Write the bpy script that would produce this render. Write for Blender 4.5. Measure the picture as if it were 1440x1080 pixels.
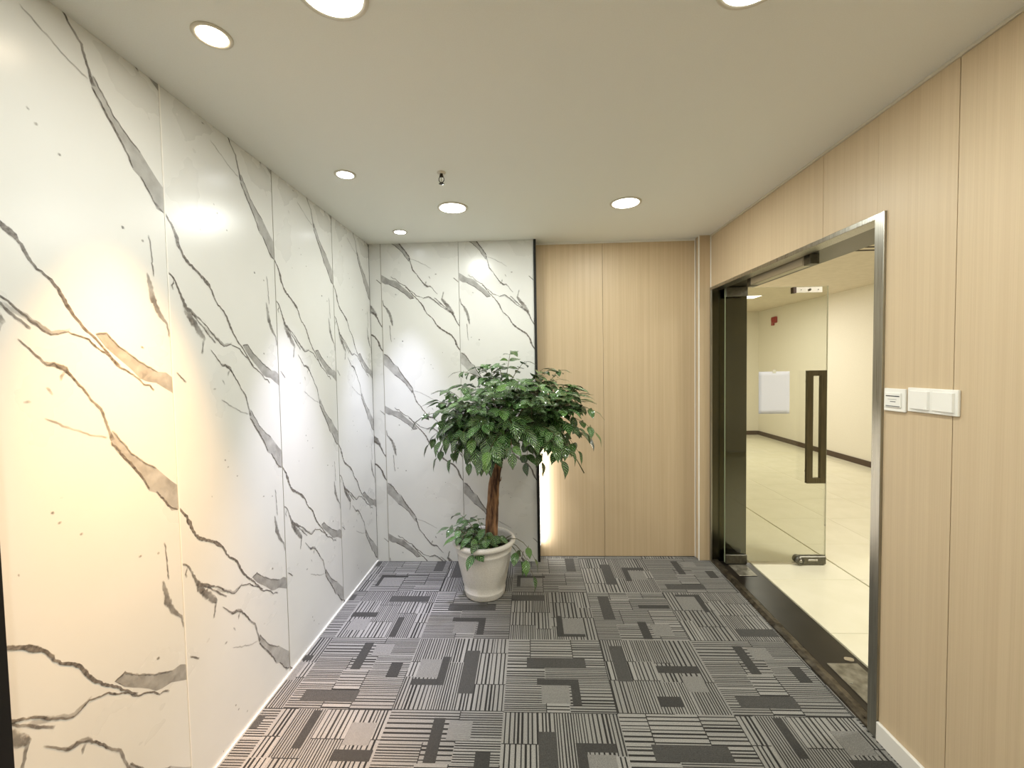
import bpy, bmesh, math, random
from mathutils import Vector, Matrix, Euler, noise

for o in list(bpy.data.objects): bpy.data.objects.remove(o)
S = bpy.context.scene; COL = S.collection
# ---------------------------------------------------------------- camera
cam_d = bpy.data.cameras.new('camera'); cam = bpy.data.objects.new('camera', cam_d); COL.objects.link(cam)
rt, up, fw = Vector((.998998,.041231,-.017403)), Vector((.015776,.039446,.999097)), Vector((-.041880,.998371,-.038756))
M = Matrix((rt, up, -fw)).transposed().to_4x4(); M.translation = (0,0,1.52)
cam.matrix_world = M; cam_d.sensor_width = 36; cam_d.lens = 595.15/1440*36; cam_d.clip_start = .02
S.camera = cam
# ---------------------------------------------------------------- world + colour management
w = bpy.data.worlds.new('world'); S.world = w; w.use_nodes = True
w.node_tree.nodes['Background'].inputs[0].default_value = (1,.97,.9,1)
w.node_tree.nodes['Background'].inputs[1].default_value = .3
S.view_settings.view_transform = 'Standard'; S.view_settings.look = 'None'
S.view_settings.gamma = 1; S.view_settings.use_curve_mapping = False
S.view_settings.exposure = 0.0
# lamp powers (W) and colours, used by the lamp builders below
BIG_W, BIG_C = 9.8, (.98,1,.94)
SPOTS = [((-.897,.31), 90, (1,.66,.38)), ((-.897,1.22), 350, (1,.55,.20)), ((-.897,2.10), 260, (.84,.80,1)), ((-.897,2.99), 170, (.76,.77,1))]
HALL_W, HALL_C = 48.0, (1,.97,.89)
# ---------------------------------------------------------------- dimensions (metres; camera foot at 0,0)
XL, XR, D, DW, ZC, YB = -1.229, 1.3794, 3.262, 3.352, 2.49, -2.6
HX, HY, HZ = 4.86, 9.2, 2.61                       # hallway beyond the glass door
# ---------------------------------------------------------------- helpers
def lin(c): return tuple(((v/255)/12.92 if v/255<=.04045 else ((v/255+.055)/1.055)**2.4) for v in c)+(1,)
def mat(name, col, rough=.5, metal=0, spec=.5, emit=None, es=0, trans=0, coat=0):
    m = bpy.data.materials.new(name); m.use_nodes = True; b = m.node_tree.nodes['Principled BSDF']
    b.inputs['Base Color'].default_value = lin(col); b.inputs['Roughness'].default_value = rough
    b.inputs['Metallic'].default_value = metal; b.inputs['Specular IOR Level'].default_value = spec
    if emit: b.inputs['Emission Color'].default_value = emit+(1,); b.inputs['Emission Strength'].default_value = es
    if coat: b.inputs['Coat Weight'].default_value = coat
    return m
def N(m, t, **kw):
    n = m.node_tree.nodes.new(t)
    for k, v in kw.items():
        if k.startswith('i_'): n.inputs[int(k[2:])].default_value = v
        else: setattr(n, k, v)
    return n
def L(m, a, b): m.node_tree.links.new(a, b)
def BS(m): return m.node_tree.nodes['Principled BSDF']
def noisy(m, scale, c1, c2, rough=None, bump=0, stretch=(1,1,1), detail=4, lo=.35, hi=.65, coord='Object'):
    tc = N(m,'ShaderNodeTexCoord'); mp = N(m,'ShaderNodeMapping'); mp.inputs['Scale'].default_value = stretch
    no = N(m,'ShaderNodeTexNoise'); no.inputs['Scale'].default_value = scale; no.inputs['Detail'].default_value = detail
    cr = N(m,'ShaderNodeValToRGB'); cr.color_ramp.elements[0].position = lo; cr.color_ramp.elements[1].position = hi
    cr.color_ramp.elements[0].color = lin(c1); cr.color_ramp.elements[1].color = lin(c2)
    L(m,tc.outputs[coord],mp.inputs[0]); L(m,mp.outputs[0],no.inputs['Vector']); L(m,no.outputs[0],cr.inputs[0])
    L(m,cr.outputs[0],BS(m).inputs['Base Color'])
    if bump:
        bp = N(m,'ShaderNodeBump'); bp.inputs['Strength'].default_value = bump; bp.inputs['Distance'].default_value = .002
        L(m,no.outputs[0],bp.inputs['Height']); L(m,bp.outputs[0],BS(m).inputs['Normal'])
    if rough:
        mr = N(m,'ShaderNodeMapRange'); mr.inputs['To Min'].default_value = rough[0]; mr.inputs['To Max'].default_value = rough[1]
        L(m,no.outputs[0],mr.inputs[0]); L(m,mr.outputs[0],BS(m).inputs['Roughness'])
    return m
def obj(name, bm, m, parent=None, smooth=False, loc=None, **props):
    me = bpy.data.meshes.new(name); bm.normal_update(); bm.to_mesh(me); bm.free()
    for x in (m if isinstance(m,(list,tuple)) else [m]): me.materials.append(x)
    if smooth:
        for f in me.polygons: f.use_smooth = True
    o = bpy.data.objects.new(name, me); COL.objects.link(o)
    if loc: o.location = loc
    if parent: o.parent = parent
    for k, v in props.items(): o[k] = v
    return o
def empty(name, loc=(0,0,0), rz=0, **props):
    o = bpy.data.objects.new(name, None); COL.objects.link(o); o.location = loc; o.rotation_euler = (0,0,rz)
    o.empty_display_size = .05
    for k, v in props.items(): o[k] = v
    return o
def box(bm, x0, x1, y0, y1, z0, z1, bev=0, mi=0):
    r = bmesh.ops.create_cube(bm, size=1, matrix=Matrix.Translation(((x0+x1)/2,(y0+y1)/2,(z0+z1)/2)) @ Matrix.Diagonal((x1-x0,y1-y0,z1-z0,1)))
    fs = {f for v in r['verts'] for f in v.link_faces}
    for f in fs: f.material_index = mi
    if bev:
        es = list({e for v in r['verts'] for e in v.link_edges})
        bmesh.ops.bevel(bm, geom=es, offset=bev, segments=1, affect='EDGES')
    return bm
def B(*a, **k): return box(bmesh.new(), *a, **k)
def lathe(bm, prof, seg=48, c=(0,0), mi=0, cap0=False, cap1=False):
    rings = []
    for r, z in prof:
        rings.append([bm.verts.new((c[0]+r*math.cos(2*math.pi*k/seg), c[1]+r*math.sin(2*math.pi*k/seg), z)) for k in range(seg)])
    for a, b in zip(rings, rings[1:]):
        for k in range(seg):
            f = bm.faces.new((a[k], a[(k+1)%seg], b[(k+1)%seg], b[k])); f.material_index = mi; f.smooth = True
    if cap0: bm.faces.new(rings[0][::-1])
    if cap1: bm.faces.new(rings[-1])
    return bm
def tube(bm, pts, rad, seg=8, cap=True, mi=0):
    pts = [Vector(p) for p in pts]; rings = []
    ref = Vector((.3,.5,.81))
    for i, p in enumerate(pts):
        t = (pts[min(i+1,len(pts)-1)]-pts[max(i-1,0)]).normalized()
        a = t.cross(ref)
        if a.length < .1: a = t.cross(Vector((1,0,0)))
        a.normalize(); b = t.cross(a); r = rad[i] if isinstance(rad,(list,tuple)) else rad
        rings.append([bm.verts.new(p+(a*math.cos(2*math.pi*k/seg)+b*math.sin(2*math.pi*k/seg))*r) for k in range(seg)])
    for a, b in zip(rings, rings[1:]):
        for k in range(seg):
            f = bm.faces.new((a[k], b[k], b[(k+1)%seg], a[(k+1)%seg])); f.smooth = True; f.material_index = mi
    if cap: bm.faces.new(rings[0]); bm.faces.new(rings[-1][::-1])
    return bm
# ---------------------------------------------------------------- materials
ceil_m = noisy(mat('ceiling_paint',(238,238,232),.9,spec=.2), 300, (239,239,232),(242,242,236))
wall_m = noisy(mat('wall_paint',(226,220,200),.7,spec=.3), 30, (222,216,196),(230,224,205))
hall_m = noisy(mat('hall_paint',(234,228,212),.6,spec=.35), 90, (233,227,211),(236,230,214))
hallceil_m = noisy(mat('hall_ceiling_paint',(215,204,182),.8), 12, (212,201,179),(219,208,187))
marble_m = mat('marble_panel_laminate',(244,244,242),.27,spec=.55)
noisy(marble_m, 3, (219,220,217),(224,225,222), rough=(.27,.28), lo=.3, hi=.7)
white_m = mat('white_trim',(240,238,232),.35)
joint_m = mat('pale_joint_strip',(160,156,146),.4)
hgap_m = mat('tile_grout',(196,188,158),.8)
black_m = mat('black_trim',(14,13,13),.35)
gap_m = mat('dark_joint',(70,58,44),.8)
plastic_m = mat('white_switch_plastic',(243,242,236),.28)
grey_m = mat('grey_marking',(110,110,112),.5)
def wood(name, c1, c2, along):          # fine straight grain; 'along' is the axis across the grain
    m = mat(name,(214,190,152),.42,spec=.35)
    tc = N(m,'ShaderNodeTexCoord'); a = N(m,'ShaderNodeMapping'); b = N(m,'ShaderNodeMapping')
    a.inputs['Scale'].default_value = (420,6,2.2) if along=='x' else (6,420,2.2)
    b.inputs['Scale'].default_value = (60,1,.5) if along=='x' else (1,60,.5)
    n1 = N(m,'ShaderNodeTexNoise'); n2 = N(m,'ShaderNodeTexNoise'); n1.inputs['Scale'].default_value = 1; n2.inputs['Scale'].default_value = 1
    n1.inputs['Detail'].default_value = 3; n2.inputs['Detail'].default_value = 4
    L(m,tc.outputs['Object'],a.inputs[0]); L(m,tc.outputs['Object'],b.inputs[0]); L(m,a.outputs[0],n1.inputs['Vector']); L(m,b.outputs[0],n2.inputs['Vector'])
    mx = N(m,'ShaderNodeMath',operation='ADD'); L(m,n1.outputs[0],mx.inputs[0]); L(m,n2.outputs[0],mx.inputs[1])
    cr = N(m,'ShaderNodeValToRGB'); cr.color_ramp.elements[0].position = .78; cr.color_ramp.elements[1].position = 1.22
    mh = N(m,'ShaderNodeMath',operation='MULTIPLY'); mh.inputs[1].default_value = 1.0
    cr.color_ramp.elements[0].position = .40; cr.color_ramp.elements[1].position = .60
    mh.inputs[1].default_value = .5; L(m,mx.outputs[0],mh.inputs[0]); L(m,mh.outputs[0],cr.inputs[0])
    cr.color_ramp.elements[0].color = lin(c1); cr.color_ramp.elements[1].color = lin(c2)
    L(m,cr.outputs[0],BS(m).inputs['Base Color'])
    bp = N(m,'ShaderNodeBump'); bp.inputs['Strength'].default_value = .12; bp.inputs['Distance'].default_value = .001
    L(m,n1.outputs[0],bp.inputs['Height']); L(m,bp.outputs[0],BS(m).inputs['Normal'])
    return m
woodx_m = wood('oak_laminate_facing', (196,174,141),(206,185,153),'x')
woody_m = wood('oak_laminate_side', (203,182,150),(210,190,158),'y')
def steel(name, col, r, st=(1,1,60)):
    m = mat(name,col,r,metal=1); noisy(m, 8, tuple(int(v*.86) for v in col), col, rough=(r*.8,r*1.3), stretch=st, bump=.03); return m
steel_m = steel('brushed_steel',(178,176,166),.28,(40,40,.5))
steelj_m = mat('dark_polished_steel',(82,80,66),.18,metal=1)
steelh_m = steel('brushed_steel_lengthwise',(160,158,148),.35,(30,1,30))
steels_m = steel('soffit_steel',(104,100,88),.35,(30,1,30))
plate_m = mat('worn_cover_steel',(150,146,132),.35,metal=.55); noisy(plate_m, 20, (112,108,96),(160,156,142), rough=(.3,.5))
steeld_m = steel('dark_worn_steel',(120,118,108),.38,(6,6,6))
handle_m = steel('bronze_steel',(112,104,84),.3,(40,40,1))
sill_m = mat('black_stone_sill',(40,34,28),.22,spec=.6); noisy(sill_m, 9, (22,18,15),(33,28,24), rough=(.25,.38), lo=.3, hi=.8)
glass_m = mat('clear_glass',(255,255,255),.0); g = BS(glass_m)
g.inputs['Transmission Weight'].default_value = 1; g.inputs['IOR'].default_value = 1.45; g.inputs['Base Color'].default_value = (.90,.95,.86,1)
g.inputs['Roughness'].default_value = 0
# glass lets shadow rays through as thin tinted glass
tr = N(glass_m,'ShaderNodeBsdfTransparent'); tr.inputs[0].default_value = (.92,.93,.89,1)
gl = N(glass_m,'ShaderNodeBsdfGlossy'); gl.inputs['Roughness'].default_value = .01
fr = N(glass_m,'ShaderNodeFresnel'); fr.inputs[0].default_value = 1.5
mx = N(glass_m,'ShaderNodeMixShader'); L(glass_m,fr.outputs[0],mx.inputs[0]); L(glass_m,tr.outputs[0],mx.inputs[1]); L(glass_m,gl.outputs[0],mx.inputs[2])
L(glass_m,mx.outputs[0],glass_m.node_tree.nodes['Material Output'].inputs[0])
tile_m = mat('cream_polished_tile',(236,230,196),.16,spec=.5); noisy(tile_m, 5, (236,231,206),(241,236,213), rough=(.12,.2))
brown_m = mat('dark_brown_baseboard',(74,56,42),.4)
paper_m = mat('paper',(226,227,232),.7)
red_m = mat('red_plastic',(150,24,14),.35)
lampface_m = mat('lamp_face',(255,255,250),.5,emit=(1,.98,.9),es=9)
warmface_m = mat('warm_lamp_face',(255,250,240),.5,emit=(1,.80,.58),es=34)
coolface_m = mat('cool_lamp_face',(250,252,255),.5,emit=(.93,.96,1),es=18)
panel_m = mat('ceiling_panel_light',(255,255,250),.5,emit=(1,.98,.92),es=4)
rim_m = mat('downlight_rim',(214,208,192),.35)
# vein print: ribbons carry u = across (-1..1), v = strength
vein_m = bpy.data.materials.new('marble_vein_print'); vein_m.use_nodes = True
def build_vein(m):
    b = BS(m); b.inputs['Roughness'].default_value = .27; b.inputs['Specular IOR Level'].default_value = .55
    uv = N(m,'ShaderNodeUVMap'); sp = N(m,'ShaderNodeSeparateXYZ'); L(m,uv.outputs[0],sp.inputs[0])
    tc = N(m,'ShaderNodeTexCoord')
    n1 = N(m,'ShaderNodeTexNoise'); n1.inputs['Scale'].default_value = 90; n1.inputs['Detail'].default_value = 5; L(m,tc.outputs['Object'],n1.inputs['Vector'])
    n2 = N(m,'ShaderNodeTexNoise'); n2.inputs['Scale'].default_value = 18; n2.inputs['Detail'].default_value = 5; L(m,tc.outputs['Object'],n2.inputs['Vector'])
    ab = N(m,'ShaderNodeMath',operation='ABSOLUTE'); L(m,sp.outputs[0],ab.inputs[0])
    ad = N(m,'ShaderNodeMath',operation='MULTIPLY_ADD'); L(m,n1.outputs[0],ad.inputs[0]); ad.inputs[1].default_value = .9; ad.inputs[2].default_value = -.45
    su = N(m,'ShaderNodeMath',operation='ADD'); L(m,ab.outputs[0],su.inputs[0]); L(m,ad.outputs[0],su.inputs[1])
    mr = N(m,'ShaderNodeMapRange',interpolation_type='SMOOTHSTEP'); mr.inputs[1].default_value = 1.0; mr.inputs[2].default_value = .45; L(m,su.outputs[0],mr.inputs[0])
    mn = N(m,'ShaderNodeMapRange'); mn.inputs[1].default_value = .3; mn.inputs[2].default_value = .7; mn.inputs[3].default_value = .5; mn.inputs[4].default_value = 1.3; L(m,n2.outputs[0],mn.inputs[0])
    a1 = N(m,'ShaderNodeMath',operation='MULTIPLY'); L(m,mr.outputs[0],a1.inputs[0]); L(m,mn.outputs[0],a1.inputs[1])
    a2 = N(m,'ShaderNodeMath',operation='MULTIPLY',use_clamp=True); L(m,a1.outputs[0],a2.inputs[0]); L(m,sp.outputs[1],a2.inputs[1])
    # fade at the very rim of each ribbon so that it never ends on a hard edge
    ed = N(m,'ShaderNodeMapRange'); ed.inputs[1].default_value = 1.0; ed.inputs[2].default_value = .82; L(m,ab.outputs[0],ed.inputs[0])
    a3 = N(m,'ShaderNodeMath',operation='MULTIPLY'); L(m,a2.outputs[0],a3.inputs[0]); L(m,ed.outputs[0],a3.inputs[1])
    cr = N(m,'ShaderNodeValToRGB'); cr.color_ramp.elements[0].color = lin((84,79,74)); cr.color_ramp.elements[1].color = lin((140,134,128))
    cr.color_ramp.elements[0].position = .35; cr.color_ramp.elements[1].position = .65
    L(m,n1.outputs[0],cr.inputs[0]); L(m,cr.outputs[0],b.inputs['Base Color']); L(m,a3.outputs[0],b.inputs['Alpha'])
build_vein(vein_m)
# carpet: woven colour per face (attribute) with yarn grain
carpet_m = mat('carpet_yarn',(120,115,108),.95,spec=.15)
def build_carpet(m):
    at = N(m,'ShaderNodeAttribute',attribute_name='yarn'); tc = N(m,'ShaderNodeTexCoord')
    n = N(m,'ShaderNodeTexNoise'); n.inputs['Scale'].default_value = 420; n.inputs['Detail'].default_value = 2; L(m,tc.outputs['Object'],n.inputs['Vector'])
    wv = N(m,'ShaderNodeTexWave',wave_type='BANDS',bands_direction='X'); wv.inputs['Scale'].default_value = 62; wv.inputs['Distortion'].default_value = 1.2
    wv.inputs['Detail'].default_value = 1; L(m,tc.outputs['Object'],wv.inputs['Vector'])
    mr = N(m,'ShaderNodeMapRange'); mr.inputs[1].default_value = .3; mr.inputs[2].default_value = .7; mr.inputs[3].default_value = .55; mr.inputs[4].default_value = 1.45; L(m,n.outputs[0],mr.inputs[0])
    mw = N(m,'ShaderNodeMapRange'); mw.inputs[3].default_value = .82; mw.inputs[4].default_value = 1.14; L(m,wv.outputs[0],mw.inputs[0])
    mm = N(m,'ShaderNodeMath',operation='MULTIPLY'); L(m,mr.outputs[0],mm.inputs[0]); L(m,mw.outputs[0],mm.inputs[1])
    vm = N(m,'ShaderNodeVectorMath',operation='SCALE'); L(m,at.outputs['Color'],vm.inputs[0]); L(m,mm.outputs[0],vm.inputs['Scale'])
    L(m,vm.outputs[0],BS(m).inputs['Base Color'])
    bp = N(m,'ShaderNodeBump'); bp.inputs['Strength'].default_value = .5; bp.inputs['Distance'].default_value = .003; L(m,n.outputs[0],bp.inputs['Height']); L(m,bp.outputs[0],BS(m).inputs['Normal'])
    BS(m).inputs['Sheen Weight'].default_value = .15
build_carpet(carpet_m)
# ---------------------------------------------------------------- traced vein print, mm in panel coordinates
RIB=[(0.85,[(-5,2067,4.5),(13,2045,5.2),(29,2025,6.6),(41,1998,11.8),(49,1971,9.2),(65,1944,6.0),(81,1925,9.4),(120,1901,6.5),(158,1877,9.2),(168,1868,11.4),(181,1857,9.7),(191,1847,5.0),(200,1833,5.3),(208,1817,6.0),(216,1802,4.7),(227,1788,3.7),(243,1777,3.8),(258,1765,5.0),(273,1746,5.7),(283,1726,6.8),(294,1702,6.8),(306,1682,5.8),(323,1661,4.4),(340,1642,4.0),(358,1626,3.7),(382,1598,3.3),(403,1574,3.0),(414,1560,3.0),(431,1546,3.5)]),(0.72,[(-3,1868,3.0),(13,1858,3.7),(27,1841,4.4),(40,1815,5.0),(55,1781,8.9),(70,1755,11.5),(95,1742,9.0),(122,1724,5.0),(149,1708,2.0),(164,1696,2.0),(183,1680,2.7),(197,1665,2.7),(212,1652,2.1),(232,1636,2.1),(250,1624,2.2),(273,1631,2.1),(290,1636,1.9),(314,1628,2.3),(343,1619,2.4),(364,1597,2.5)]),(0.6,[(21,1845,2.7),(13,1824,4.0),(17,1809,4.9)]),(0.6,[(14,1524,2.7),(33,1505,3.3),(55,1487,3.9)]),(0.7,[(346,1614,2.0),(364,1597,2.0),(387,1583,2.5),(402,1571,2.6),(416,1553,3.0),(434,1536,3.0),(452,1530,2.6),(469,1519,2.2),(491,1501,2.8),(505,1485,2.7),(524,1482,3.2),(541,1466,3.9)]),(0.5,[(362,1635,2.3),(394,1641,3.0),(417,1617,2.2),(438,1598,2.2),(468,1579,2.7),(490,1561,2.8),(523,1544,2.8),(557,1526,2.9)]),(0.38,[(149,1709,2.3),(164,1697,3.0),(180,1683,4.4),(196,1668,6.9),(212,1653,9.1),(230,1643,8.6),(251,1631,7.3),(270,1636,7.9),(284,1637,5.7),(298,1644,2.8)]),(0.25,[(148,1690,13.3),(164,1681,12.1),(182,1672,7.5),(198,1659,3.5)]),(0.55,[(549,1971,3.3),(555,1932,2.2),(557,1888,2.7),(560,1839,2.7)]),(0.5,[(536,1847,3.2),(545,1809,14.0),(553,1766,18.4),(569,1728,15.5),(589,1702,8.4),(604,1685,5.1),(610,1644,3.4)]),(0.6,[(178,1610,1.3),(184,1604,1.7),(200,1588,2.3),(214,1570,3.0),(228,1555,4.9),(243,1549,9.3),(262,1546,10.9),(278,1537,9.4),(288,1524,5.0),(304,1503,3.7),(321,1483,3.3),(334,1460,3.7),(352,1439,4.6),(366,1422,6.2),(373,1401,5.5),(380,1376,4.7),(387,1355,5.5),(395,1327,9.6)]),(0.5,[(278,1531,5.4),(269,1519,6.6),(266,1506,2.6)]),(0.6,[(228,1555,1.7),(237,1546,2.1),(253,1550,2.2),(268,1539,2.2),(285,1528,2.2),(307,1499,1.8),(334,1460,1.5)]),(0.8,[(389,1322,2.7),(408,1298,3.1),(428,1269,3.6),(449,1243,4.0),(470,1212,4.6),(488,1185,3.9),(505,1149,2.7)]),(0.55,[(397,1355,3.1),(410,1334,2.4),(430,1308,2.4),(451,1276,2.4),(477,1253,2.5),(505,1229,2.5),(534,1211,2.6)]),(0.7,[(530,1134,2.6),(554,1103,3.6),(574,1073,3.5),(610,1047,2.2)]),(0.3,[(224,1413,1.4),(248,1399,2.4),(270,1385,3.2),(297,1372,2.5),(332,1353,2.6),(381,1337,3.2)]),(0.5,[(233,1491,2.3),(239,1481,3.6),(245,1470,2.3)]),(0.5,[(181,1456,2.3),(189,1456,3.7),(198,1456,2.4)]),(0.5,[(500,1608,3.3),(506,1605,5.2),(512,1601,3.3)]),(0.5,[(225,1170,2.2),(229,1167,3.5),(232,1164,2.2)]),(0.5,[(239,1137,2.7),(244,1137,4.2),(249,1137,2.7)]),(0.5,[(290,1087,2.9),(295,1087,4.6),(299,1087,2.9)]),(0.5,[(456,951,3.6),(460,951,5.7),(464,951,3.6)]),(0.5,[(149,1043,2.6),(151,1044,4.1),(153,1044,2.6)]),(0.5,[(458,1965,3.4),(463,1965,5.3),(468,1965,3.4)]),(0.5,[(524,1950,3.9),(526,1945,6.1),(528,1941,3.9)]),(0.55,[(61,1770,14.0),(73,1743,20.5),(89,1720,23.2),(113,1692,23.6),(134,1663,18.6),(153,1644,8.0)]),(0.5,[(147,1648,9.3),(142,1633,5.4),(139,1612,4.0),(133,1591,7.3)]),(0.6,[(90,1740,3.2),(127,1709,3.9),(165,1671,4.1),(206,1636,4.2)])]
POL=[(0.55,[(362,1636),(394,1643),(417,1618),(438,1599),(468,1579),(490,1562),(523,1545),(557,1527),(589,1524),(611,1509),(616,1493),(616,1450),(586,1468),(550,1490),(515,1496),(492,1506),(470,1530),(444,1553),(415,1577),(392,1597),(377,1620)]),(0.45,[(395,1358),(410,1335),(430,1308),(451,1277),(477,1254),(505,1230),(534,1212),(559,1185),(590,1153),(614,1132),(615,1088),(612,1047),(584,1052),(559,1096),(530,1130),(505,1144),(488,1181),(453,1229),(424,1265),(400,1299),(385,1335)])]
# ================================================================ STRUCTURE
obj('ceiling', B(XL-.2,XR+.25,YB-.1,DW+.2,ZC,ZC+.12), ceil_m, kind='structure', label='pale painted ceiling above the lobby with recessed downlights')
floor = obj('floor', B(XL-.2,XR+.02,YB-.1,DW+.2,-.12,-.008), gap_m, kind='structure', label='lobby floor laid with striped grey carpet tiles')
hallfloor = obj('floor', B(XR+.272,HX+.2,-1,HY+.2,-.12,-.012), hgap_m, kind='structure', label='hallway floor of polished cream tiles beyond the glass door')
obj('ceiling', B(XR+.31,HX+.2,-1,HY+.2,HZ,HZ+.1), hallceil_m, kind='structure', label='beige ceiling of the hallway beyond the glass door')
wl = obj('wall_left', B(XL-.2,XL-.012,YB,D+.1,0,ZC), gap_m, kind='structure', label='left wall clad in tall white marble-look panels with grey veins')
obj('wall_behind', B(XL-.2,XR+.2,YB-.1,YB,0,ZC), wall_m, kind='structure')
wb = obj('wall_back', B(XL-.2,XR+.1,DW+.012,DW+.15,0,ZC), gap_m, kind='structure', label='back wall, marble-look panels on the left and light oak panels on the right')
# plinth that carries the proud marble part of the back wall
obj('backing', B(XL-.012,.046,D+.012,DW+.012,0,ZC), gap_m, wb)
# right wall with the door opening (y 1.751..3.27, z < 2.10)
bm = bmesh.new()
box(bm, XR+.012,XR+.27,YB,1.75,0,ZC+.1); box(bm, XR+.012,XR+.27,3.29,HY,0,HZ); box(bm, XR+.012,XR+.27,1.75,3.29,2.12,ZC+.1)
wr = obj('wall_right', bm, hall_m, kind='structure', label='right wall faced with light oak panels around the glass door')
obj('wall_hallway', B(HX,HX+.1,-1,HY+.1,0,HZ), hall_m, kind='structure', label='cream hallway wall beyond the glass door')
obj('wall_hallway_end', B(XR+.27,HX+.1,HY,HY+.1,0,HZ), hall_m, kind='structure', label='cream end wall of the hallway')
obj('wall_hallway_near', B(XR+.27,HX+.1,-1.1,-1,0,HZ), hall_m, kind='structure')
# ---- marble veins ------------------------------------------------
PER = 1.015; PW = .6165
def marble_bm(s0, s1, rot, c=2.69, sc=1.0):
    """panel in local coords: x = s (0..width), z = height, front face towards -y"""
    bm = bmesh.new(); uvl = bm.loops.layers.uv.new('UVMap'); lay = 0
    def T(s, z, k):
        z = z+k*PER
        return (PW-s, c-z) if rot else (s, z)
    for k in ((-2,-1,0,1,2,3) if rot else (-2,-1,0,1)):
        for a, pts in POL:
            lay += 1
            q = [T(s/1000,z/1000,k) for s,z in pts]
            zs = [p[1] for p in q]
            if max(zs) < 0 or min(zs) > ZC: continue
            vs = [bm.verts.new((x,-.0003,z)) for x,z in q]
            f = bm.faces.new(vs); f.material_index = 1
            for l in f.loops: l[uvl].uv = (.0,a*.8)
            r = bmesh.ops.triangulate(bm, faces=[f])
        for a, pts in RIB:
            lay = lay % 9 + 1
            q = [(*T(s/1000,z/1000,k), w/1000) for s,z,w in pts]
            zs = [p[1] for p in q]
            if max(zs) < -.02 or min(zs) > ZC+.02: continue
            # densify with a little wander so that the print looks natural
            d = []
            for i in range(len(q)-1):
                A, Bq = q[i], q[i+1]; n = max(1,int(math.hypot(A[0]-Bq[0],A[1]-Bq[1])/.008))
                for j in range(n):
                    t = j/n; x = A[0]+(Bq[0]-A[0])*t; z = A[1]+(Bq[1]-A[1])*t; ww = A[2]+(Bq[2]-A[2])*t
                    e = 0 if (i==0 and j==0) else 1
                    nn = noise.noise(Vector((x*70,z*70,3)))*.0035*e; n2 = noise.noise(Vector((x*70,z*70,9)))*.0035*e
                    d.append((x+nn,z+n2,ww*(1+.5*noise.noise(Vector((x*90,z*90,5))))))
            d.append(q[-1]); y = -.0004-.00004*lay; prev = None
            for i,(x,z,ww) in enumerate(d):
                a0 = d[max(0,i-1)]; a1 = d[min(len(d)-1,i+1)]
                tx, tz = a1[0]-a0[0], a1[1]-a0[1]; l_ = math.hypot(tx,tz) or 1; nx, nz = -tz/l_, tx/l_
                h = ww*.72+.0016; endf = .25 if i in (0,len(d)-1) else 1
                cur = (bm.verts.new((x+nx*h,y,z+nz*h)), bm.verts.new((x-nx*h,y,z-nz*h)), endf)
                if prev:
                    f = bm.faces.new((prev[0],cur[0],cur[1],prev[1])); f.material_index = 1
                    for l, u, e in zip(f.loops,(1,1,-1,-1),(prev[2],cur[2],cur[2],prev[2])): l[uvl].uv = (u,a*1.15*e)
                prev = cur
    for f in bm.faces:
        f.normal_update()
        if f.normal.y > 0: f.normal_flip()
    for co, no in (((s0+.001,0,0),(-1,0,0)),((s1-.001,0,0),(1,0,0)),((0,0,.001),(0,0,-1)),((0,0,ZC-.001),(0,0,1))):
        g = list(bm.verts)+list(bm.edges)+list(bm.faces)
        bmesh.ops.bisect_plane(bm, geom=g, plane_co=co, plane_no=no, clear_outer=True)
    box(bm, s0,s1,0,.011,0,ZC,bev=.0012)
    return bm
# left wall: local x -> +y, local -y (front) -> +x : rotate +90 about z
bm0 = marble_bm(0,PW-.002,False); proto = None
for i, y0 in enumerate((1.411,2.028,2.645)):
    if proto is None:
        proto = o = obj('marble_panel', bm0, [marble_m,vein_m], wl)
    else:
        o = proto.copy(); COL.objects.link(o)
    o.parent = wl; o.location = (XL,y0,0); o.rotation_euler = (0,0,math.pi/2)
o = obj('marble_panel', marble_bm(.108,PW-.003,False), [marble_m,vein_m], wl); o.location = (XL,.7935,0); o.rotation_euler = (0,0,math.pi/2)
for y, m, r in ((1.4095,white_m,.0022),(2.027,joint_m,.0009),(2.6443,joint_m,.0009)):
    obj('joint_strip', B(XL-.011,XL+.0012,y-r,y+r,0,ZC), m, wl)
obj('end_panel', B(XL-.012,XL-.001,YB,.88,0,ZC), wall_m, wl)
obj('trim_1', B(XL-.011,XL+.014,.80,.903,0,ZC), black_m, kind='structure', label='black metal edge trim at the near end of the left marble wall')
# back wall marble panels (rotated print)
bm = marble_bm(0,.603,True); o = obj('marble_panel', bm, [marble_m,vein_m], wb); o.location = (-1.1365,D,0)
o2 = o.copy(); COL.objects.link(o2); o2.parent = wb; o2.location = (-.531,D,0); o2.scale = (.574/.603,1,1)
o3 = obj('marble_panel', marble_bm(.51,.6,True), [marble_m,vein_m], wb); o3.location = (-1.1365-.602,D,0)
obj('joint_strip', B(-1.1395,-1.1352,D-.0016,D+.01,0,ZC), joint_m, wb)
obj('joint_strip', B(-.5325,-.5310,D-.001,D+.01,0,ZC), joint_m, wb)
obj('trim_2', B(.044,.062,D-.012,DW+.001,0,ZC), black_m, kind='structure', label='slim black metal trim between the marble and oak parts of the back wall')
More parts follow.
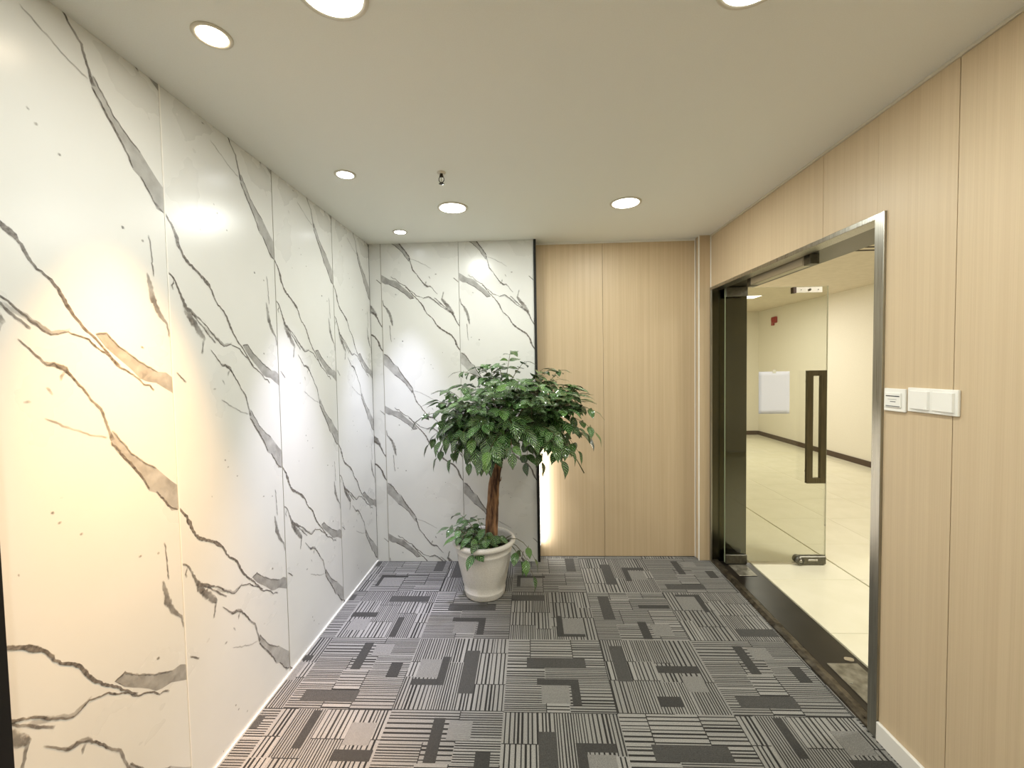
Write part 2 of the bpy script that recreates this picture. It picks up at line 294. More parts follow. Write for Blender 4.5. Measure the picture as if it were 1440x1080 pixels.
# unseen light strip, added behind the marble edge to brighten the oak beside the trim
ls = empty('added_edge_light',(.0625,3.318,.60), label='added light strip, unseen behind the black trim, making the glow beside the plant', category='light')
obj('housing', B(-.0003,.004,-.012,.012,-.50,.50), white_m, ls)
obj('diffuser', B(.0042,.0055,-.009,.009,-.49,.49), panel_m, ls)
ld = bpy.data.lights.new('added_strip_lamp','AREA'); ld.shape = 'RECTANGLE'; ld.size = .02; ld.size_y = .96; ld.energy = 3.6; ld.color = (1,.97,.92)
lo = bpy.data.objects.new('added_strip_lamp', ld); COL.objects.link(lo); lo.location = (.069,3.318,.60)
lo.matrix_world = Matrix.Translation((.069,3.318,.60)) @ Vector((1,.12,0)).to_track_quat('-Z','Y').to_matrix().to_4x4() @ Matrix.Rotation(0,4,'Z')
# back wall oak panels
for x0, x1 in ((.062,.5785),(.5805,1.290)):
    obj('oak_panel', B(x0,x1,DW,DW+.011,.003,ZC-.018,bev=.001), woodx_m, wb)
obj('shadow_strip', B(.062,1.29,DW+.006,DW+.013,ZC-.018,ZC), white_m, wb)
# corner pier
pier = obj('trim_3', B(1.2935,XR+.02,3.287,DW+.02,0,ZC), woodx_m, kind='structure', label='narrow oak pier in the corner beside the glass door')
obj('edge_strip', B(1.287,1.2945,3.282,3.290,0,ZC-.001,bev=.001), white_m, pier)
obj('edge_strip', B(1.284,1.2895,DW-.006,DW+.002,0,ZC-.001), white_m, pier)
# right wall oak panels
for y0, y1, z0 in ((2.063,3.281,2.098),(1.7505,2.061,2.098)):
    obj('oak_panel', B(XR,XR+.011,y0,y1,z0,ZC-.012,bev=.001), woody_m, wr)
bm = B(XR,XR+.011,1.4375,1.7055,.0,ZC-.012); box(bm, XR,XR+.011,1.7055,1.7495,2.098,ZC-.012); obj('oak_panel', bm, woody_m, wr)
for y0, y1 in ((.815,1.4355),(.19,.813),(-.435,.188),(-1.06,-.437),(-1.685,-1.062),(-2.6,-1.687)):
    obj('oak_panel', B(XR,XR+.011,y0,y1,0,ZC-.012,bev=.001), woody_m, wr)
obj('edge_strip', B(XR-.004,XR+.004,3.278,3.287,0,ZC-.001,bev=.001), white_m, wr)
obj('trim_4', B(XR-.007,XR+.012,YB,3.285,ZC-.012,ZC,bev=.002), mat('pale_cornice',(212,204,186),.5), kind='structure', label='thin pale cornice line between ceiling and right oak wall')
obj('baseboard_right', B(XR-.014,XR-.0005,YB,1.703,0,.078,bev=.003), white_m, kind='structure', label='white baseboard along the right oak wall')
obj('baseboard_left', B(XL+.0005,XL+.007,.905,D,-.006,.010), white_m, kind='structure', label='thin white sealing strip at the foot of the left marble wall')
# ---- carpet tiles -------------------------------------------------
LAYOUT = {3:[(.10,.62,.12,.26,'b'),(.66,.98,.50,.60,'d'),(.70,.92,.64,.86,'l'),(.30,.38,.60,.98,'d')],
          8:[(.30,.45,.20,.80,'b'),(.60,.68,.30,.70,'d'),(.68,.92,.62,.70,'d'),(.68,.90,.34,.60,'l')],
          11:[(.0,.42,.78,.92,'b'),(.55,.62,.05,.45,'d'),(.62,.86,.10,.40,'l'),(.62,.86,.05,.10,'d')],
          17:[(.78,.92,.10,.62,'b'),(.08,.50,.40,.50,'d'),(.10,.30,.54,.74,'l'),(.40,.60,.80,.92,'d')]}
def carpet_tile_mesh(name, seed):
    R = random.Random(seed); LT, DK, BL = .27,.018,.060
    # recursive split into blocks; stripes run along y
    blocks = []
    def split(x0,x1,y0,y1,dep):
        w_, h_ = x1-x0, y1-y0
        if dep == 0 or (w_ < .3 and h_ < .4) or (dep < 2 and R.random() < .3): blocks.append([x0,x1,y0,y1,'s']); return
        if (w_ > h_*.8 and w_ > .3) or h_ < .4: c = x0+w_*R.uniform(.35,.65); split(x0,c,y0,y1,dep-1); split(c,x1,y0,y1,dep-1)
        else: c = y0+h_*R.uniform(.3,.7); split(x0,x1,y0,c,dep-1); split(x0,x1,c,y1,dep-1)
    split(0,1,0,1,4)
    over = LAYOUT[seed]
    bm = bmesh.new(); cl = bm.loops.layers.float_color.new('yarn'); T = .5
    def quad(x0,x1,y0,y1,c,z=0):
        if x1-x0 < 1e-5 or y1-y0 < 1e-5: return
        vs = [bm.verts.new((x*T-.25,y*T-.25,z)) for x,y in ((x0,y0),(x1,y0),(x1,y1),(x0,y1))]
        f = bm.faces.new(vs); v = c*R.uniform(.93,1.07)
        for l in f.loops: l[cl] = (v*1.0,v*.985,v*.92,1)
    for x0,x1,y0,y1,k in blocks:
        x = x0; quad(x0,x1,y0,y1,LT*R.choice((1,.9)))
        fine = R.random() < .45
        while x < x1-1e-6:
            x += R.choice((.012,.014,.018) if fine else (.016,.022,.028,.034)); wd = R.choice((.009,.011) if fine else (.010,.013,.018))
            xe = min(x+wd,x1)
            if x < x1: quad(x,xe,y0,y1-.004,DK*R.choice((1,1,1.5)),.0002)
            x = xe
        if R.random() < .7: quad(x0,x1,y1-.008,y1,DK*1.5,.0003)
    for x0,x1,y0,y1,k in over: quad(x0,x1,y0,y1,{'b':BL,'d':BL*.7,'l':LT*.72}[k],.0005+.0002*(k!='l'))
    # seam: the tile's own bevelled side walls
    box(bm, -.2492,.2492,-.2492,.2492,-.0075,-.0006)
    for f in bm.faces:
        if f.calc_center_median().z < -.0003 or f.verts[0].co.z < -.0003:
            for l in f.loops: l[cl] = (.03,.028,.026,1)
    me = bpy.data.meshes.new(name); bm.normal_update(); bm.to_mesh(me); bm.free(); me.materials.append(carpet_m); return me
cms = [carpet_tile_mesh('carpet_tile',s) for s in (3,8,11,17)]
GX, GY = -.1376+.25, 1.81+.25
def clipped(me, x0,x1,y0,y1):   # copy of a tile mesh cut to a local rectangle
    bm = bmesh.new(); bm.from_mesh(me)
    for co, no in (((x0,0,0),(-1,0,0)),((x1,0,0),(1,0,0)),((0,y0,0),(0,-1,0)),((0,y1,0),(0,1,0))):
        bmesh.ops.bisect_plane(bm, geom=list(bm.verts)+list(bm.edges)+list(bm.faces), plane_co=co, plane_no=no, clear_outer=True)
    m2 = bpy.data.meshes.new('carpet_tile'); bm.to_mesh(m2); bm.free(); m2.materials.append(carpet_m); return m2
RT = random.Random(5)
for j in range(-9,4):
    for i in range(-3,4):
        cx, cy = GX+.5*i, GY+.5*j
        lim = [max(cx-.25,XL+.001), min(cx+.25,XR+.0), cy-.25, min(cy+.25,(D if cx<-.1 else DW)-.001)]
        if lim[1]-lim[0] < .01 or lim[3]-lim[2] < .01: continue
        me = cms[RT.randrange(4)]
        rot = (0 if (i+j)%2==1 else 1) + RT.choice((0,2)); a = rot*math.pi/2
        if lim[1]-lim[0] < .499 or lim[3]-lim[2] < .499:
            q = [(x-cx,y-cy) for x in lim[:2] for y in lim[2:]]
            q = [(x*math.cos(a)+y*math.sin(a), -x*math.sin(a)+y*math.cos(a)) for x,y in q]
            me = clipped(me, min(p[0] for p in q),max(p[0] for p in q),min(p[1] for p in q),max(p[1] for p in q))
        o = bpy.data.objects.new('carpet_tile', me); COL.objects.link(o); o.parent = floor
        o.location = (cx,cy,0); o.rotation_euler = (0,0,a)
# ---- hallway floor tiles ------------------------------------------
tm = bpy.data.meshes.new('floor_tile'); bm = B(-.2988,.2988,-.2988,.2988,-.012,0,bev=.001); bm.to_mesh(tm); bm.free(); tm.materials.append(tile_m)
def htile(x0,x1,y0,y1):
    if x1-x0 > .59 and y1-y0 > .59:
        o = bpy.data.objects.new('floor_tile', tm); COL.objects.link(o); o.location = ((x0+x1)/2,(y0+y1)/2,0); o.parent = hallfloor
    else: obj('floor_tile', B(x0+.0012,x1-.0012,y0+.0012,y1-.0012,-.012,0,bev=.001), tile_m, hallfloor)
y = 2.39-.6*5
while y < HY:
    for k in range(-1,5):
        x0 = max(2.275+.6*k-.0, XR+.272); x1 = min(2.275+.6*(k+1), HX)
        if k == -1: x0 = XR+.272
        if x1-x0 > .02: htile(x0,x1,y,min(y+.6,HY))
    y += .6
obj('baseboard_hallway', B(HX-.014,HX-.0005,-.99,HY-.001,.0005,.085,bev=.002), brown_m, kind='structure', label='dark brown baseboard along the hallway wall')
obj('baseboard_hallway_end', B(XR+.28,HX-.015,HY-.014,HY-.0005,.0005,.085,bev=.002), brown_m, kind='structure', label='dark brown baseboard along the hallway end wall')
# air slot in the hallway ceiling
sd = empty('ceiling_air_slot',(3.7,4.25,HZ), label='long narrow air slot in the hallway ceiling', category='air vent')
obj('slot_frame', B(-.75,.75,-.13,.13,-.010,-.0005,bev=.002), hallceil_m, sd)
for yy in (-.07,.05): obj('slot', B(-.72,.72,yy-.022,yy+.022,-.0125,-.0095), mat('slot_shadow',(60,50,40),.8), sd)

# ================================================================ DOORWAY
# steel lining
fr_ = empty('trim_5',(0,0,0), kind='structure', label='brushed steel lining around the glass door opening')
bm = B(XR-.010,XR+.05,1.706,1.751,0,2.097,bev=.0015); obj('near_jamb_casing', bm, steel_m, fr_)
obj('near_jamb', B(XR+.05,XR+.275,1.735,1.751,0,2.10), steel_m, fr_)
obj('lintel', B(XR-.010,XR+.068,1.751,3.270,2.076,2.097,bev=.0015), steel_m, fr_)
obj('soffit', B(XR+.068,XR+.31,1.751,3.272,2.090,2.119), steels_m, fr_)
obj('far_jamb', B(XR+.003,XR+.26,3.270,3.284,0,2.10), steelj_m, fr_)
obj('far_jamb_lip', B(XR-.008,XR+.003,3.262,3.284,0,2.097,bev=.001), steel_m, fr_)
# sill
sl = empty('trim_6',(0,0,0), kind='structure', label='worn black stone door sill with a raised metal edge')
bm = bmesh.new(); box(bm, XR+.055,XR+.272,1.735,3.270,-.012,.004,bev=.003); obj('stone_slab', bm, sill_m, sl)
bm = bmesh.new(); RR = random.Random(2)
# raised worn edge strip along the carpet
prof = [(XR-.006,-.006),(XR-.004,.010),(XR+.018,.016),(XR+.048,.013),(XR+.056,.003)]
rings = []
for k in range(41):
    yy = 1.708+(3.285-1.708)*k/40
    rings.append([bm.verts.new((x+RR.uniform(-.0015,.0015),yy,z+(RR.uniform(-.0015,.0015) if 0<i<4 else 0))) for i,(x,z) in enumerate(prof)])
for a, b in zip(rings,rings[1:]):
    for k in range(4): bm.faces.new((a[k],a[k+1],b[k+1],b[k]))
bm.faces.new(rings[0]); bm.faces.new(rings[-1][::-1])
strip_m = mat('worn_dark_metal_strip',(58,52,44),.3,metal=.6); noisy(strip_m, 30, (46,40,34),(110,101,86), rough=(.2,.5), lo=.3, hi=.75)
obj('edge_strip', bm, strip_m, sl)
# broken mortar patches at the near end of the sill
for x0,x1,y0,y1,sd_ in ((XR+.07,XR+.11,1.80,1.86,1),(XR+.03,XR+.075,1.755,1.80,4),(XR+.20,XR+.25,2.15,2.19,6)):
    bm = bmesh.new(); R3 = random.Random(sd_)
    bmesh.ops.create_icosphere(bm, subdivisions=2, radius=1)
    for v in bm.verts: v.co = Vector(((x0+x1)/2+v.co.x*(x1-x0)/2*R3.uniform(.6,1.1),(y0+y1)/2+v.co.y*(y1-y0)/2*R3.uniform(.6,1.1),.006+v.co.z*.006*R3.uniform(.4,1.2)))
    obj('mortar_patch', bm, mat('mortar',(168,156,132),.9), sl)
def plate(y0,y1,x0,x1,label):
    t = empty('floor_spring_cover',((x0+x1)/2,(y0+y1)/2,.004), label=label, category='door closer', group='floor spring covers in the sill')
    w_, h_ = (x1-x0)/2,(y1-y0)/2
    obj('cover_plate', B(-w_,w_,-h_,h_,.0002,.0045,bev=.0015), plate_m, t)
    for sx in (-1,1):
        bm = lathe(bmesh.new(), [(.006,.0045),(.006,.0062),(.004,.0072)], seg=14, cap1=True); o = obj('screw', bm, steel_m, t); o.location = (sx*w_*.75,0,0)
    return t
plate(3.03,3.20,1.475,1.60,'small steel floor spring cover in the sill under the open glass leaf')
plate(1.86,2.135,1.47,1.62,'scuffed steel floor spring cover at the near end of the sill')
# glass leaf (opened 90 degrees)
YD = 3.22
dr = empty('door_1',(1.53,YD,0), kind='structure', label='frameless glass door leaf standing open with a long bronze handle')
obj('glass_pane', B(1.457-1.53,2.192-1.53,-.006,.006,.018,2.078), glass_m, dr)
edge = mat('green_glass_edge',(150,160,130),.2); 
obj('pane_edge', B(.6622,.6640,-.006,.006,.018,2.078), edge, dr)
obj('pane_edge', B(-.0752,-.0732,-.006,.006,.018,2.078), edge, dr)
obj('hinge_patch', B(-.073,.085,-.018,.018,.012,.080,bev=.002), steeld_m, dr, label='lower steel hinge patch')
obj('hinge_patch', B(-.073,.082,-.018,.018,2.016,2.084,bev=.002), steeld_m, dr, label='upper steel hinge patch')
lk = obj('lock_patch', B(.470,.664,-.019,.019,.006,.070,bev=.006), steeld_m, dr)
bm = tube(bmesh.new(), [(.470,-.028,.038),(.470,.028,.038)], .030, seg=20); obj('lock_body', bm, steeld_m, dr, smooth=True)
bm = tube(bmesh.new(), [(.470,-.034,.038),(.470,-.027,.038)], .012, seg=16); obj('key_cylinder', bm, steel_m, lk, smooth=True)
obj('lock_slot', B(.53,.60,-.0205,-.018,.032,.046,bev=.001), steel_m, lk)
ar = obj('armature_plate', B(.426,.612,-.021,-.0065,2.030,2.070,bev=.0015), mat('bright_armature',(236,232,222),.3,metal=.4), dr)
obj('armature_end', B(.404,.426,-.024,.01,2.028,2.072,bev=.001), mat('armature_end_brown',(82,62,44),.5), ar)
bm = tube(bmesh.new(), [(.521,-.0215,2.05),(.521,-.027,2.05)], .0085, seg=16); obj('bolt', bm, steeld_m, ar, smooth=True)
for sx in (.460,.582):
    bm = tube(bmesh.new(), [(sx,-.0212,2.05),(sx,-.0235,2.05)], .0035, seg=10); obj('screw', bm, steeld_m, ar)
def handle_bm(y0,y1):
    bm = bmesh.new(); x0,x1,z0,z1 = 2.021-1.53,2.156-1.53,.632,1.461
    box(bm, x0,x0+.040,y0,y1,z0,z1); box(bm, x1-.040,x1,y0,y1,z0,z1)
    box(bm, x0+.040,x1-.040,y0,y1,z1-.040,z1); box(bm, x0+.040,x1-.040,y0,y1,z0,z0+.040)
    for z in (z0+.08,z1-.08): tube(bm, [(x0+.02,y0+.003,z),(x0+.02,.007 if y0>0 else -.007,z)] if y0>0 else [(x0+.02,y1-.003,z),(x0+.02,-.006,z)], .007, seg=10)
    return bm
obj('handle', handle_bm(-.058,-.032), handle_m, dr, label='long rectangular bronze pull handle')
# sheet of paper taped on the glass
pp = empty('paper_sheet',(1.81,YD-.0075,1.30), label='blank white sheet of paper taped to the glass door', category='paper')
bm = bmesh.new(); nx, nz = 8, 10
g_ = [[bm.verts.new((-.112+.224*i/nx, -.0012*math.sin(i/nx*3.1)-.0008*math.sin(j/nz*5), -.157+.314*j/nz)) for i in range(nx+1)] for j in range(nz+1)]
for j in range(nz):
    for i in range(nx): bm.faces.new((g_[j][i],g_[j][i+1],g_[j+1][i+1],g_[j+1][i]))
sh = obj('sheet', bm, paper_m, pp, smooth=True)
sm = sh.modifiers.new('t','SOLIDIFY'); sm.thickness = .0004
obj('tape', B(-.012,.012,-.0022,-.0014,.145,.170), mat('clear_tape',(226,224,205),.25), pp)
# magnetic lock under the soffit
ml = empty('magnetic_lock',(1.50,2.60,2.0895), label='long silver magnetic lock bar under the door soffit', category='door lock')
obj('lock_housing', B(-.024,.022,-.25,.30,-.050,-.0005,bev=.002), mat('anodised_aluminium',(196,190,172),.35,metal=.85), ml)
obj('end_block', B(-.026,.024,-.300,-.2502,-.054,-.0005,bev=.002), steeld_m, ml, label='dark end block')
obj('end_block', B(-.026,.024,.3002,.34,-.054,-.0005,bev=.002), steeld_m, ml, label='dark end block')
obj('cover_strip', B(-.0262,-.0242,-.24,.29,-.046,-.008), mat('pale_strip',(214,206,186),.4,metal=.5), ml)
# ================================================================ WALL SWITCHES
cs = empty('card_switch',(XR,1.648,1.373), label='white square card-operated switch beside the steel door casing', category='switch')
obj('plate', B(-.010,-.0005,-.046,.046,-.043,.043,bev=.002), plastic_m, cs)
obj('card_slot_frame', B(-.0145,-.0100,-.033,.037,-.028,.028,bev=.0015), plastic_m, cs)
obj('slot', B(-.0152,-.0143,-.028,.031,.013,.0165), mat('slot_dark',(50,50,55),.6), cs)
obj('slot', B(-.0152,-.0143,-.030,.031,-.0245,-.0215), grey_m, cs)
obj('printed_mark', B(-.0148,-.0143,-.012,.012,-.0075,-.0045), grey_m, cs)
obj('printed_mark', B(-.0148,-.0143,-.016,.022,.0020,.0032), grey_m, cs)
ds = empty('rocker_switch',(XR,1.501,1.380), label='white double rocker switch plate on the right oak wall', category='switch')
obj('plate', B(-.010,-.0005,-.091,.091,-.043,.043,bev=.002), plastic_m, ds)
for yc in (-.043,.043):
    bm = bmesh.new(); v = []
    for x,y_,z in ((-.0105,-.038,-.032),(-.0105,.038,-.032),(-.0105,.038,.032),(-.0105,-.038,.032),(-.0175,-.036,-.031),(-.013,.036,-.031),(-.013,.036,.031),(-.0175,-.036,.031)): v.append(bm.verts.new((x,y_+yc,z)))
    for f in ((0,1,2,3),(7,6,5,4),(0,4,5,1),(1,5,6,2),(2,6,7,3),(3,7,4,0)): bm.faces.new([v[i] for i in f])
    bmesh.ops.recalc_face_normals(bm, faces=bm.faces); obj('rocker', bm, plastic_m, ds)
# ================================================================ CEILING FITTINGS
def blackbody_light(name, loc, power, col, kind, **k):
    ld = bpy.data.lights.new(name, kind); ld.energy = power; ld.color = col
    for a, v in k.items(): setattr(ld, a, v)
    lo = bpy.data.objects.new(name, ld); COL.objects.link(lo); lo.location = loc; return lo
wm, wt = None, None
for (x, y), lb in (((-.448,2.575),'large bright round downlight nearest the marble back wall'),((.588,2.588),'large bright round downlight in front of the oak back wall'),
                   ((-.491,1.10),'large round downlight cut by the top edge of the photo, left one'),((.583,1.13),'large round downlight cut by the top edge of the photo, right one'),
                   ((-.49,-.4),'round downlight behind the viewer on the left'),((.58,-.4),'round downlight behind the viewer on the right'),((.05,-1.8),'round downlight far behind the viewer')):
    t = empty('round_downlight',(x,y,ZC), label=lb, category='ceiling light', group='large round downlights')
    obj('rim', lathe(bmesh.new(), [(.078,-.0005),(.092,-.0005),(.092,-.004),(.086,-.007),(.078,-.005),(.076,-.001)], seg=48), rim_m, t)
    obj('diffuser', lathe(bmesh.new(), [(.0775,-.0045),(.05,-.0062),(.0001,-.0068)], seg=48), lampface_m, t)
    blackbody_light('downlight_lamp',(x,y,ZC-.012),BIG_W,BIG_C,'AREA',shape='DISK',size=.15).parent = None
for k, ((x, y), pw, c) in enumerate(SPOTS):
    lb = ('small recessed spotlight over the near end of the marble wall','warm recessed spotlight nearest the viewer above the marble wall','small cool white spotlight, middle one along the marble wall','smallest and farthest recessed spotlight, in the back left corner')[k]
    t = empty('recessed_spotlight',(x,y,ZC), label=lb, category='ceiling light', group='small recessed spotlights along the marble wall')
    obj('rim', lathe(bmesh.new(), [(.040,-.0005),(.052,-.0005),(.052,-.003),(.047,-.0055),(.040,-.004),(.038,-.001)], seg=40), rim_m, t)
    obj('bulb', lathe(bmesh.new(), [(.0395,-.002),(.0385,-.0035),(.02,-.005),(.0001,-.006)], seg=40), warmface_m if k<2 else coolface_m, t)
    lo = blackbody_light('spot_lamp',(x,y,ZC-.012),pw,c,'SPOT',spot_size=math.radians(48),spot_blend=1.0,shadow_soft_size=.03)
    lo.rotation_euler = (0,math.radians(7 if k==1 else 2),0)   # gimbal turned slightly towards the wall
# fire sprinkler
sp = empty('fire_sprinkler',(-.420,2.115,ZC), label='small dark pendant fire sprinkler hanging from the ceiling', category='sprinkler')
dk = mat('sprinkler_metal',(62,58,52),.35,metal=.9)
obj('escutcheon', lathe(bmesh.new(), [(.022,-.0005),(.021,-.004),(.010,-.007),(.0075,-.0075)], seg=24), rim_m, sp)
obj('nozzle', lathe(bmesh.new(), [(.0075,-.004),(.0075,-.016),(.010,-.017),(.010,-.022),(.004,-.024)], seg=18, cap1=True), dk, sp)
for s_ in (-1,1):
    obj('frame_arm', tube(bmesh.new(), [(s_*.007,0,-.020),(s_*.0125,0,-.030),(s_*.0125,0,-.040),(s_*.004,0,-.051)], .002, seg=6), dk, sp)
obj('glass_bulb', tube(bmesh.new(), [(0,0,-.024),(0,0,-.036),(0,0,-.049)], [.0015,.0028,.0015], seg=8), mat('bulb_glass',(200,196,180),.15), sp)
obj('deflector', lathe(bmesh.new(), [(.003,-.048),(.0045,-.053),(.013,-.055),(.013,-.0565),(.002,-.0565)], seg=18, cap1=True), dk, sp)
# hallway panel lights
for (x, y), lb in (((3.15,7.12),'long ceiling panel light seen through the glass door'),((3.3,2.2),'long hallway panel light out of sight near the door')):
    if lb is None: continue
    t = empty('panel_light',(x,y,HZ), label=lb, category='ceiling light', group='hallway panel lights')
    bm = bmesh.new(); box(bm,-.60,.60,-.15,-.14,-.010,-.0005); box(bm,-.60,.60,.14,.15,-.010,-.0005); box(bm,-.60,-.59,-.14,.14,-.010,-.0005); box(bm,.59,.60,-.14,.14,-.010,-.0005)
    obj('frame', bm, white_m, t); obj('diffuser', B(-.589,.589,-.139,.139,-.008,-.0015), panel_m, t)
    blackbody_light('panel_lamp',(x,y,HZ-.02),HALL_W,HALL_C,'AREA',shape='RECTANGLE',size=1.1,size_y=.26)
# fire alarm
fa = empty('fire_alarm',(HX-.0005,8.60,2.37), label='small red fire alarm sounder high on the hallway wall', category='alarm')
obj('housing', B(-.045,0,-.075,.075,-.06,.06,bev=.008), red_m, fa)
bm = lathe(bmesh.new(), [(.045,0),(.045,.018),(.03,.028),(.0001,.032)], seg=24); o = obj('horn', bm, red_m, fa); o.rotation_euler = (0,-math.pi/2,0); o.location = (-.045,0,.005)
obj('call_point', B(-.035,-.001,.02,.09,-.105,-.0605,bev=.004), red_m, fa)
# ================================================================ POTTED TREE
pt = empty('potted_tree',(-.325,2.80,0), label='leafy green tree with one thick trunk in a white pot', category='plant')
pot_m = mat('white_glazed_pot',(218,214,204),.35,spec=.5); noisy(pot_m, 260, (206,203,196),(228,226,220), rough=(.28,.45), bump=.12)
prof = [(.0,.002),(.118,.002),(.128,.004),(.134,.014),(.136,.034),(.139,.043),(.139,.050),(.135,.054),(.146,.100),(.159,.160),(.170,.210),(.179,.262),(.184,.300),(.187,.304),(.187,.311),(.184,.315),(.186,.332),(.190,.342),(.203,.348),(.210,.356),(.212,.366),(.209,.376),(.201,.382),(.191,.382),(.185,.376),(.182,.360),(.176,.30),(.17,.27)]
obj('pot', lathe(bmesh.new(), prof, seg=72), pot_m, pt)
soil_m = mat('dark_soil',(36,28,22),.95); noisy(soil_m, 60, (22,17,13),(52,41,31), bump=1)
bm = bmesh.new(); cv = bm.verts.new((0,0,.335)); pr = None; RS = random.Random(1); ringsS = []
for r in (.06,.12,.182):
    ringsS.append([bm.verts.new((r*math.cos(a*math.pi/18),r*math.sin(a*math.pi/18),.326+RS.uniform(-.006,.008)+(.012 if r<.1 else 0))) for a in range(36)])
for a in range(36): bm.faces.new((cv,ringsS[0][a],ringsS[0][(a+1)%36]))
for A, Bq in zip(ringsS,ringsS[1:]):
    for a in range(36): bm.faces.new((A[a],Bq[a],Bq[(a+1)%36],A[(a+1)%36]))
obj('soil', bm, soil_m, pt, smooth=True)
bark_m = mat('bark',(120,86,58),.85); noisy(bark_m, 14, (62,38,24),(150,112,78), stretch=(3,3,.6), bump=.8, detail=8, lo=.38, hi=.62)
def bark_tube(pts, rads, seg, sub=6):
    P_, R_ = [], []
    for i in range(len(pts)-1):
        for k in range(sub):
            t = k/sub; P_.append(Vector(pts[i]).lerp(Vector(pts[i+1]),t)); R_.append(rads[i]*(1-t)+rads[i+1]*t)
    P_.append(Vector(pts[-1])); R_.append(rads[-1])
    bm = tube(bmesh.new(), P_, R_, seg=seg)
    for v in bm.verts: v.co += noise.noise_vector(v.co*22)*.004
    return bm
TR = [(.048,-.01,.31),(.052,-.01,.40),(.060,0,.56),(.075,0,.74),(.100,0,.90),(.125,-.01,.99),(.145,-.02,1.05)]
obj('trunk', bark_tube(TR,[.050,.043,.040,.0365,.035,.036,.030],16), bark_m, pt, smooth=True)
obj('twig_stub', tube(bmesh.new(), [(.100,-.01,.755),(.122,-.03,.775),(.128,-.035,.800)], [.006,.004,.002], seg=6), bark_m, pt)
leaf_m = mat('glossy_leaf',(40,78,34),.26,spec=.8,coat=.6)
def build_leaf(m):
    oi = N(m,'ShaderNodeAttribute',attribute_name='tint'); tc = N(m,'ShaderNodeTexCoord'); n = N(m,'ShaderNodeTexNoise'); n.inputs['Scale'].default_value = 9; L(m,tc.outputs['Object'],n.inputs['Vector'])
    uv = N(m,'ShaderNodeUVMap'); sx = N(m,'ShaderNodeSeparateXYZ'); L(m,uv.outputs[0],sx.inputs[0])
    ab = N(m,'ShaderNodeMath',operation='ABSOLUTE'); L(m,sx.outputs[1],ab.inputs[0])
    mid = N(m,'ShaderNodeMapRange'); mid.inputs[1].default_value = 0; mid.inputs[2].default_value = .09; mid.inputs[3].default_value = 1; mid.inputs[4].default_value = 0; L(m,ab.outputs[0],mid.inputs[0])
    cr = N(m,'ShaderNodeValToRGB'); e = cr.color_ramp.elements; e[0].color = lin((20,50,18)); e[1].color = lin((86,132,44)); e[0].position = .25; e[1].position = 1.0
    e2 = e.new(.6); e2.color = lin((40,86,32))
    L(m,oi.outputs['Fac'],cr.inputs[0])
    mx = N(m,'ShaderNodeMixRGB'); mx.inputs[2].default_value = lin((96,134,66)); L(m,mid.outputs[0],mx.inputs[0]); L(m,cr.outputs[0],mx.inputs[1]); L(m,mx.outputs[0],BS(m).inputs['Base Color'])
    # quilting between side veins; their pale colour also stands in for glossy sparkle
    my = N(m,'ShaderNodeMath',operation='MULTIPLY_ADD'); L(m,ab.outputs[0],my.inputs[0]); my.inputs[1].default_value = -.35; L(m,sx.outputs[0],my.inputs[2])
    sn = N(m,'ShaderNodeMath',operation='MULTIPLY'); L(m,my.outputs[0],sn.inputs[0]); sn.inputs[1].default_value = 38
    s2 = N(m,'ShaderNodeMath',operation='SINE'); L(m,sn.outputs[0],s2.inputs[0])
    vr = N(m,'ShaderNodeMapRange'); vr.inputs[1].default_value = .35; vr.inputs[2].default_value = .95; vr.inputs[3].default_value = 0; vr.inputs[4].default_value = .7; L(m,s2.outputs[0],vr.inputs[0])
    mx2 = N(m,'ShaderNodeMixRGB'); mx2.inputs[2].default_value = lin((150,190,122)); L(m,vr.outputs[0],mx2.inputs[0]); L(m,mx.outputs[0],mx2.inputs[1]); L(m,mx2.outputs[0],BS(m).inputs['Base Color'])
    bp = N(m,'ShaderNodeBump'); bp.inputs['Strength'].default_value = .8; bp.inputs['Distance'].default_value = .002; L(m,s2.outputs[0],bp.inputs['Height']); L(m,bp.outputs[0],BS(m).inputs['Normal'])
build_leaf(leaf_m)
def leaf_geo(seed):
    """returns verts, faces, uvs; length 1 along +x, width ~.46, normal +z, tip drooping"""
    R = random.Random(seed); NS = 8; V, F, U = [], [], []
    fold = R.uniform(.12,.32); droop = R.uniform(.10,.30); tw = R.uniform(-.15,.15)
    for i in range(NS+1):
        t = i/NS; wdt = .30*(math.sin(math.pi*min(1,t*1.02)**.78)**.85 if 0<t<.98 else 0)
        if t > .8: wdt *= .80
        if i == 0 or i == NS: wdt = .006
        x = t; zc = -droop*t*t+.02*math.sin(t*9+seed)
        for k in (-2,-1,0,1,2):
            yy = wdt*k/2; zz = zc+abs(yy)*fold*1.6-(.09*abs(yy) if abs(k)==2 else 0)+tw*yy*t+.006*math.sin(i*3.14)*abs(k)+(.010 if (i%2) else -.010)*(abs(k)==1)
            V.append((x,yy,zz)); U.append((t,k/2))
    for i in range(NS):
        for k in range(4):
            a = i*5+k; F.append((a,a+5,a+6,a+1))
    return V, F, U
LG = [leaf_geo(s) for s in range(5)]
def leaf_data_mesh(items, name):       # items: (matrix, variant, tint)
    V, F, U, T = [], [], [], []
    for Mx, v, tint in items:
        base = len(V); vv, ff, uu = LG[v]
        V += [tuple(Mx @ Vector(c)) for c in vv]; F += [tuple(base+i for i in f) for f in ff]; U += uu; T += [tint]*len(vv)
    me = bpy.data.meshes.new(name); me.from_pydata(V,[],F); uvl = me.uv_layers.new(name='UVMap')
    for p in me.polygons:
        p.use_smooth = True
        for li, vi in zip(p.loop_indices, p.vertices): uvl.data[li].uv = U[vi]
    at = me.attributes.new('tint','FLOAT','POINT')
    for i, tv in enumerate(T): at.data[i].value = tv
    me.materials.append(leaf_m); return me
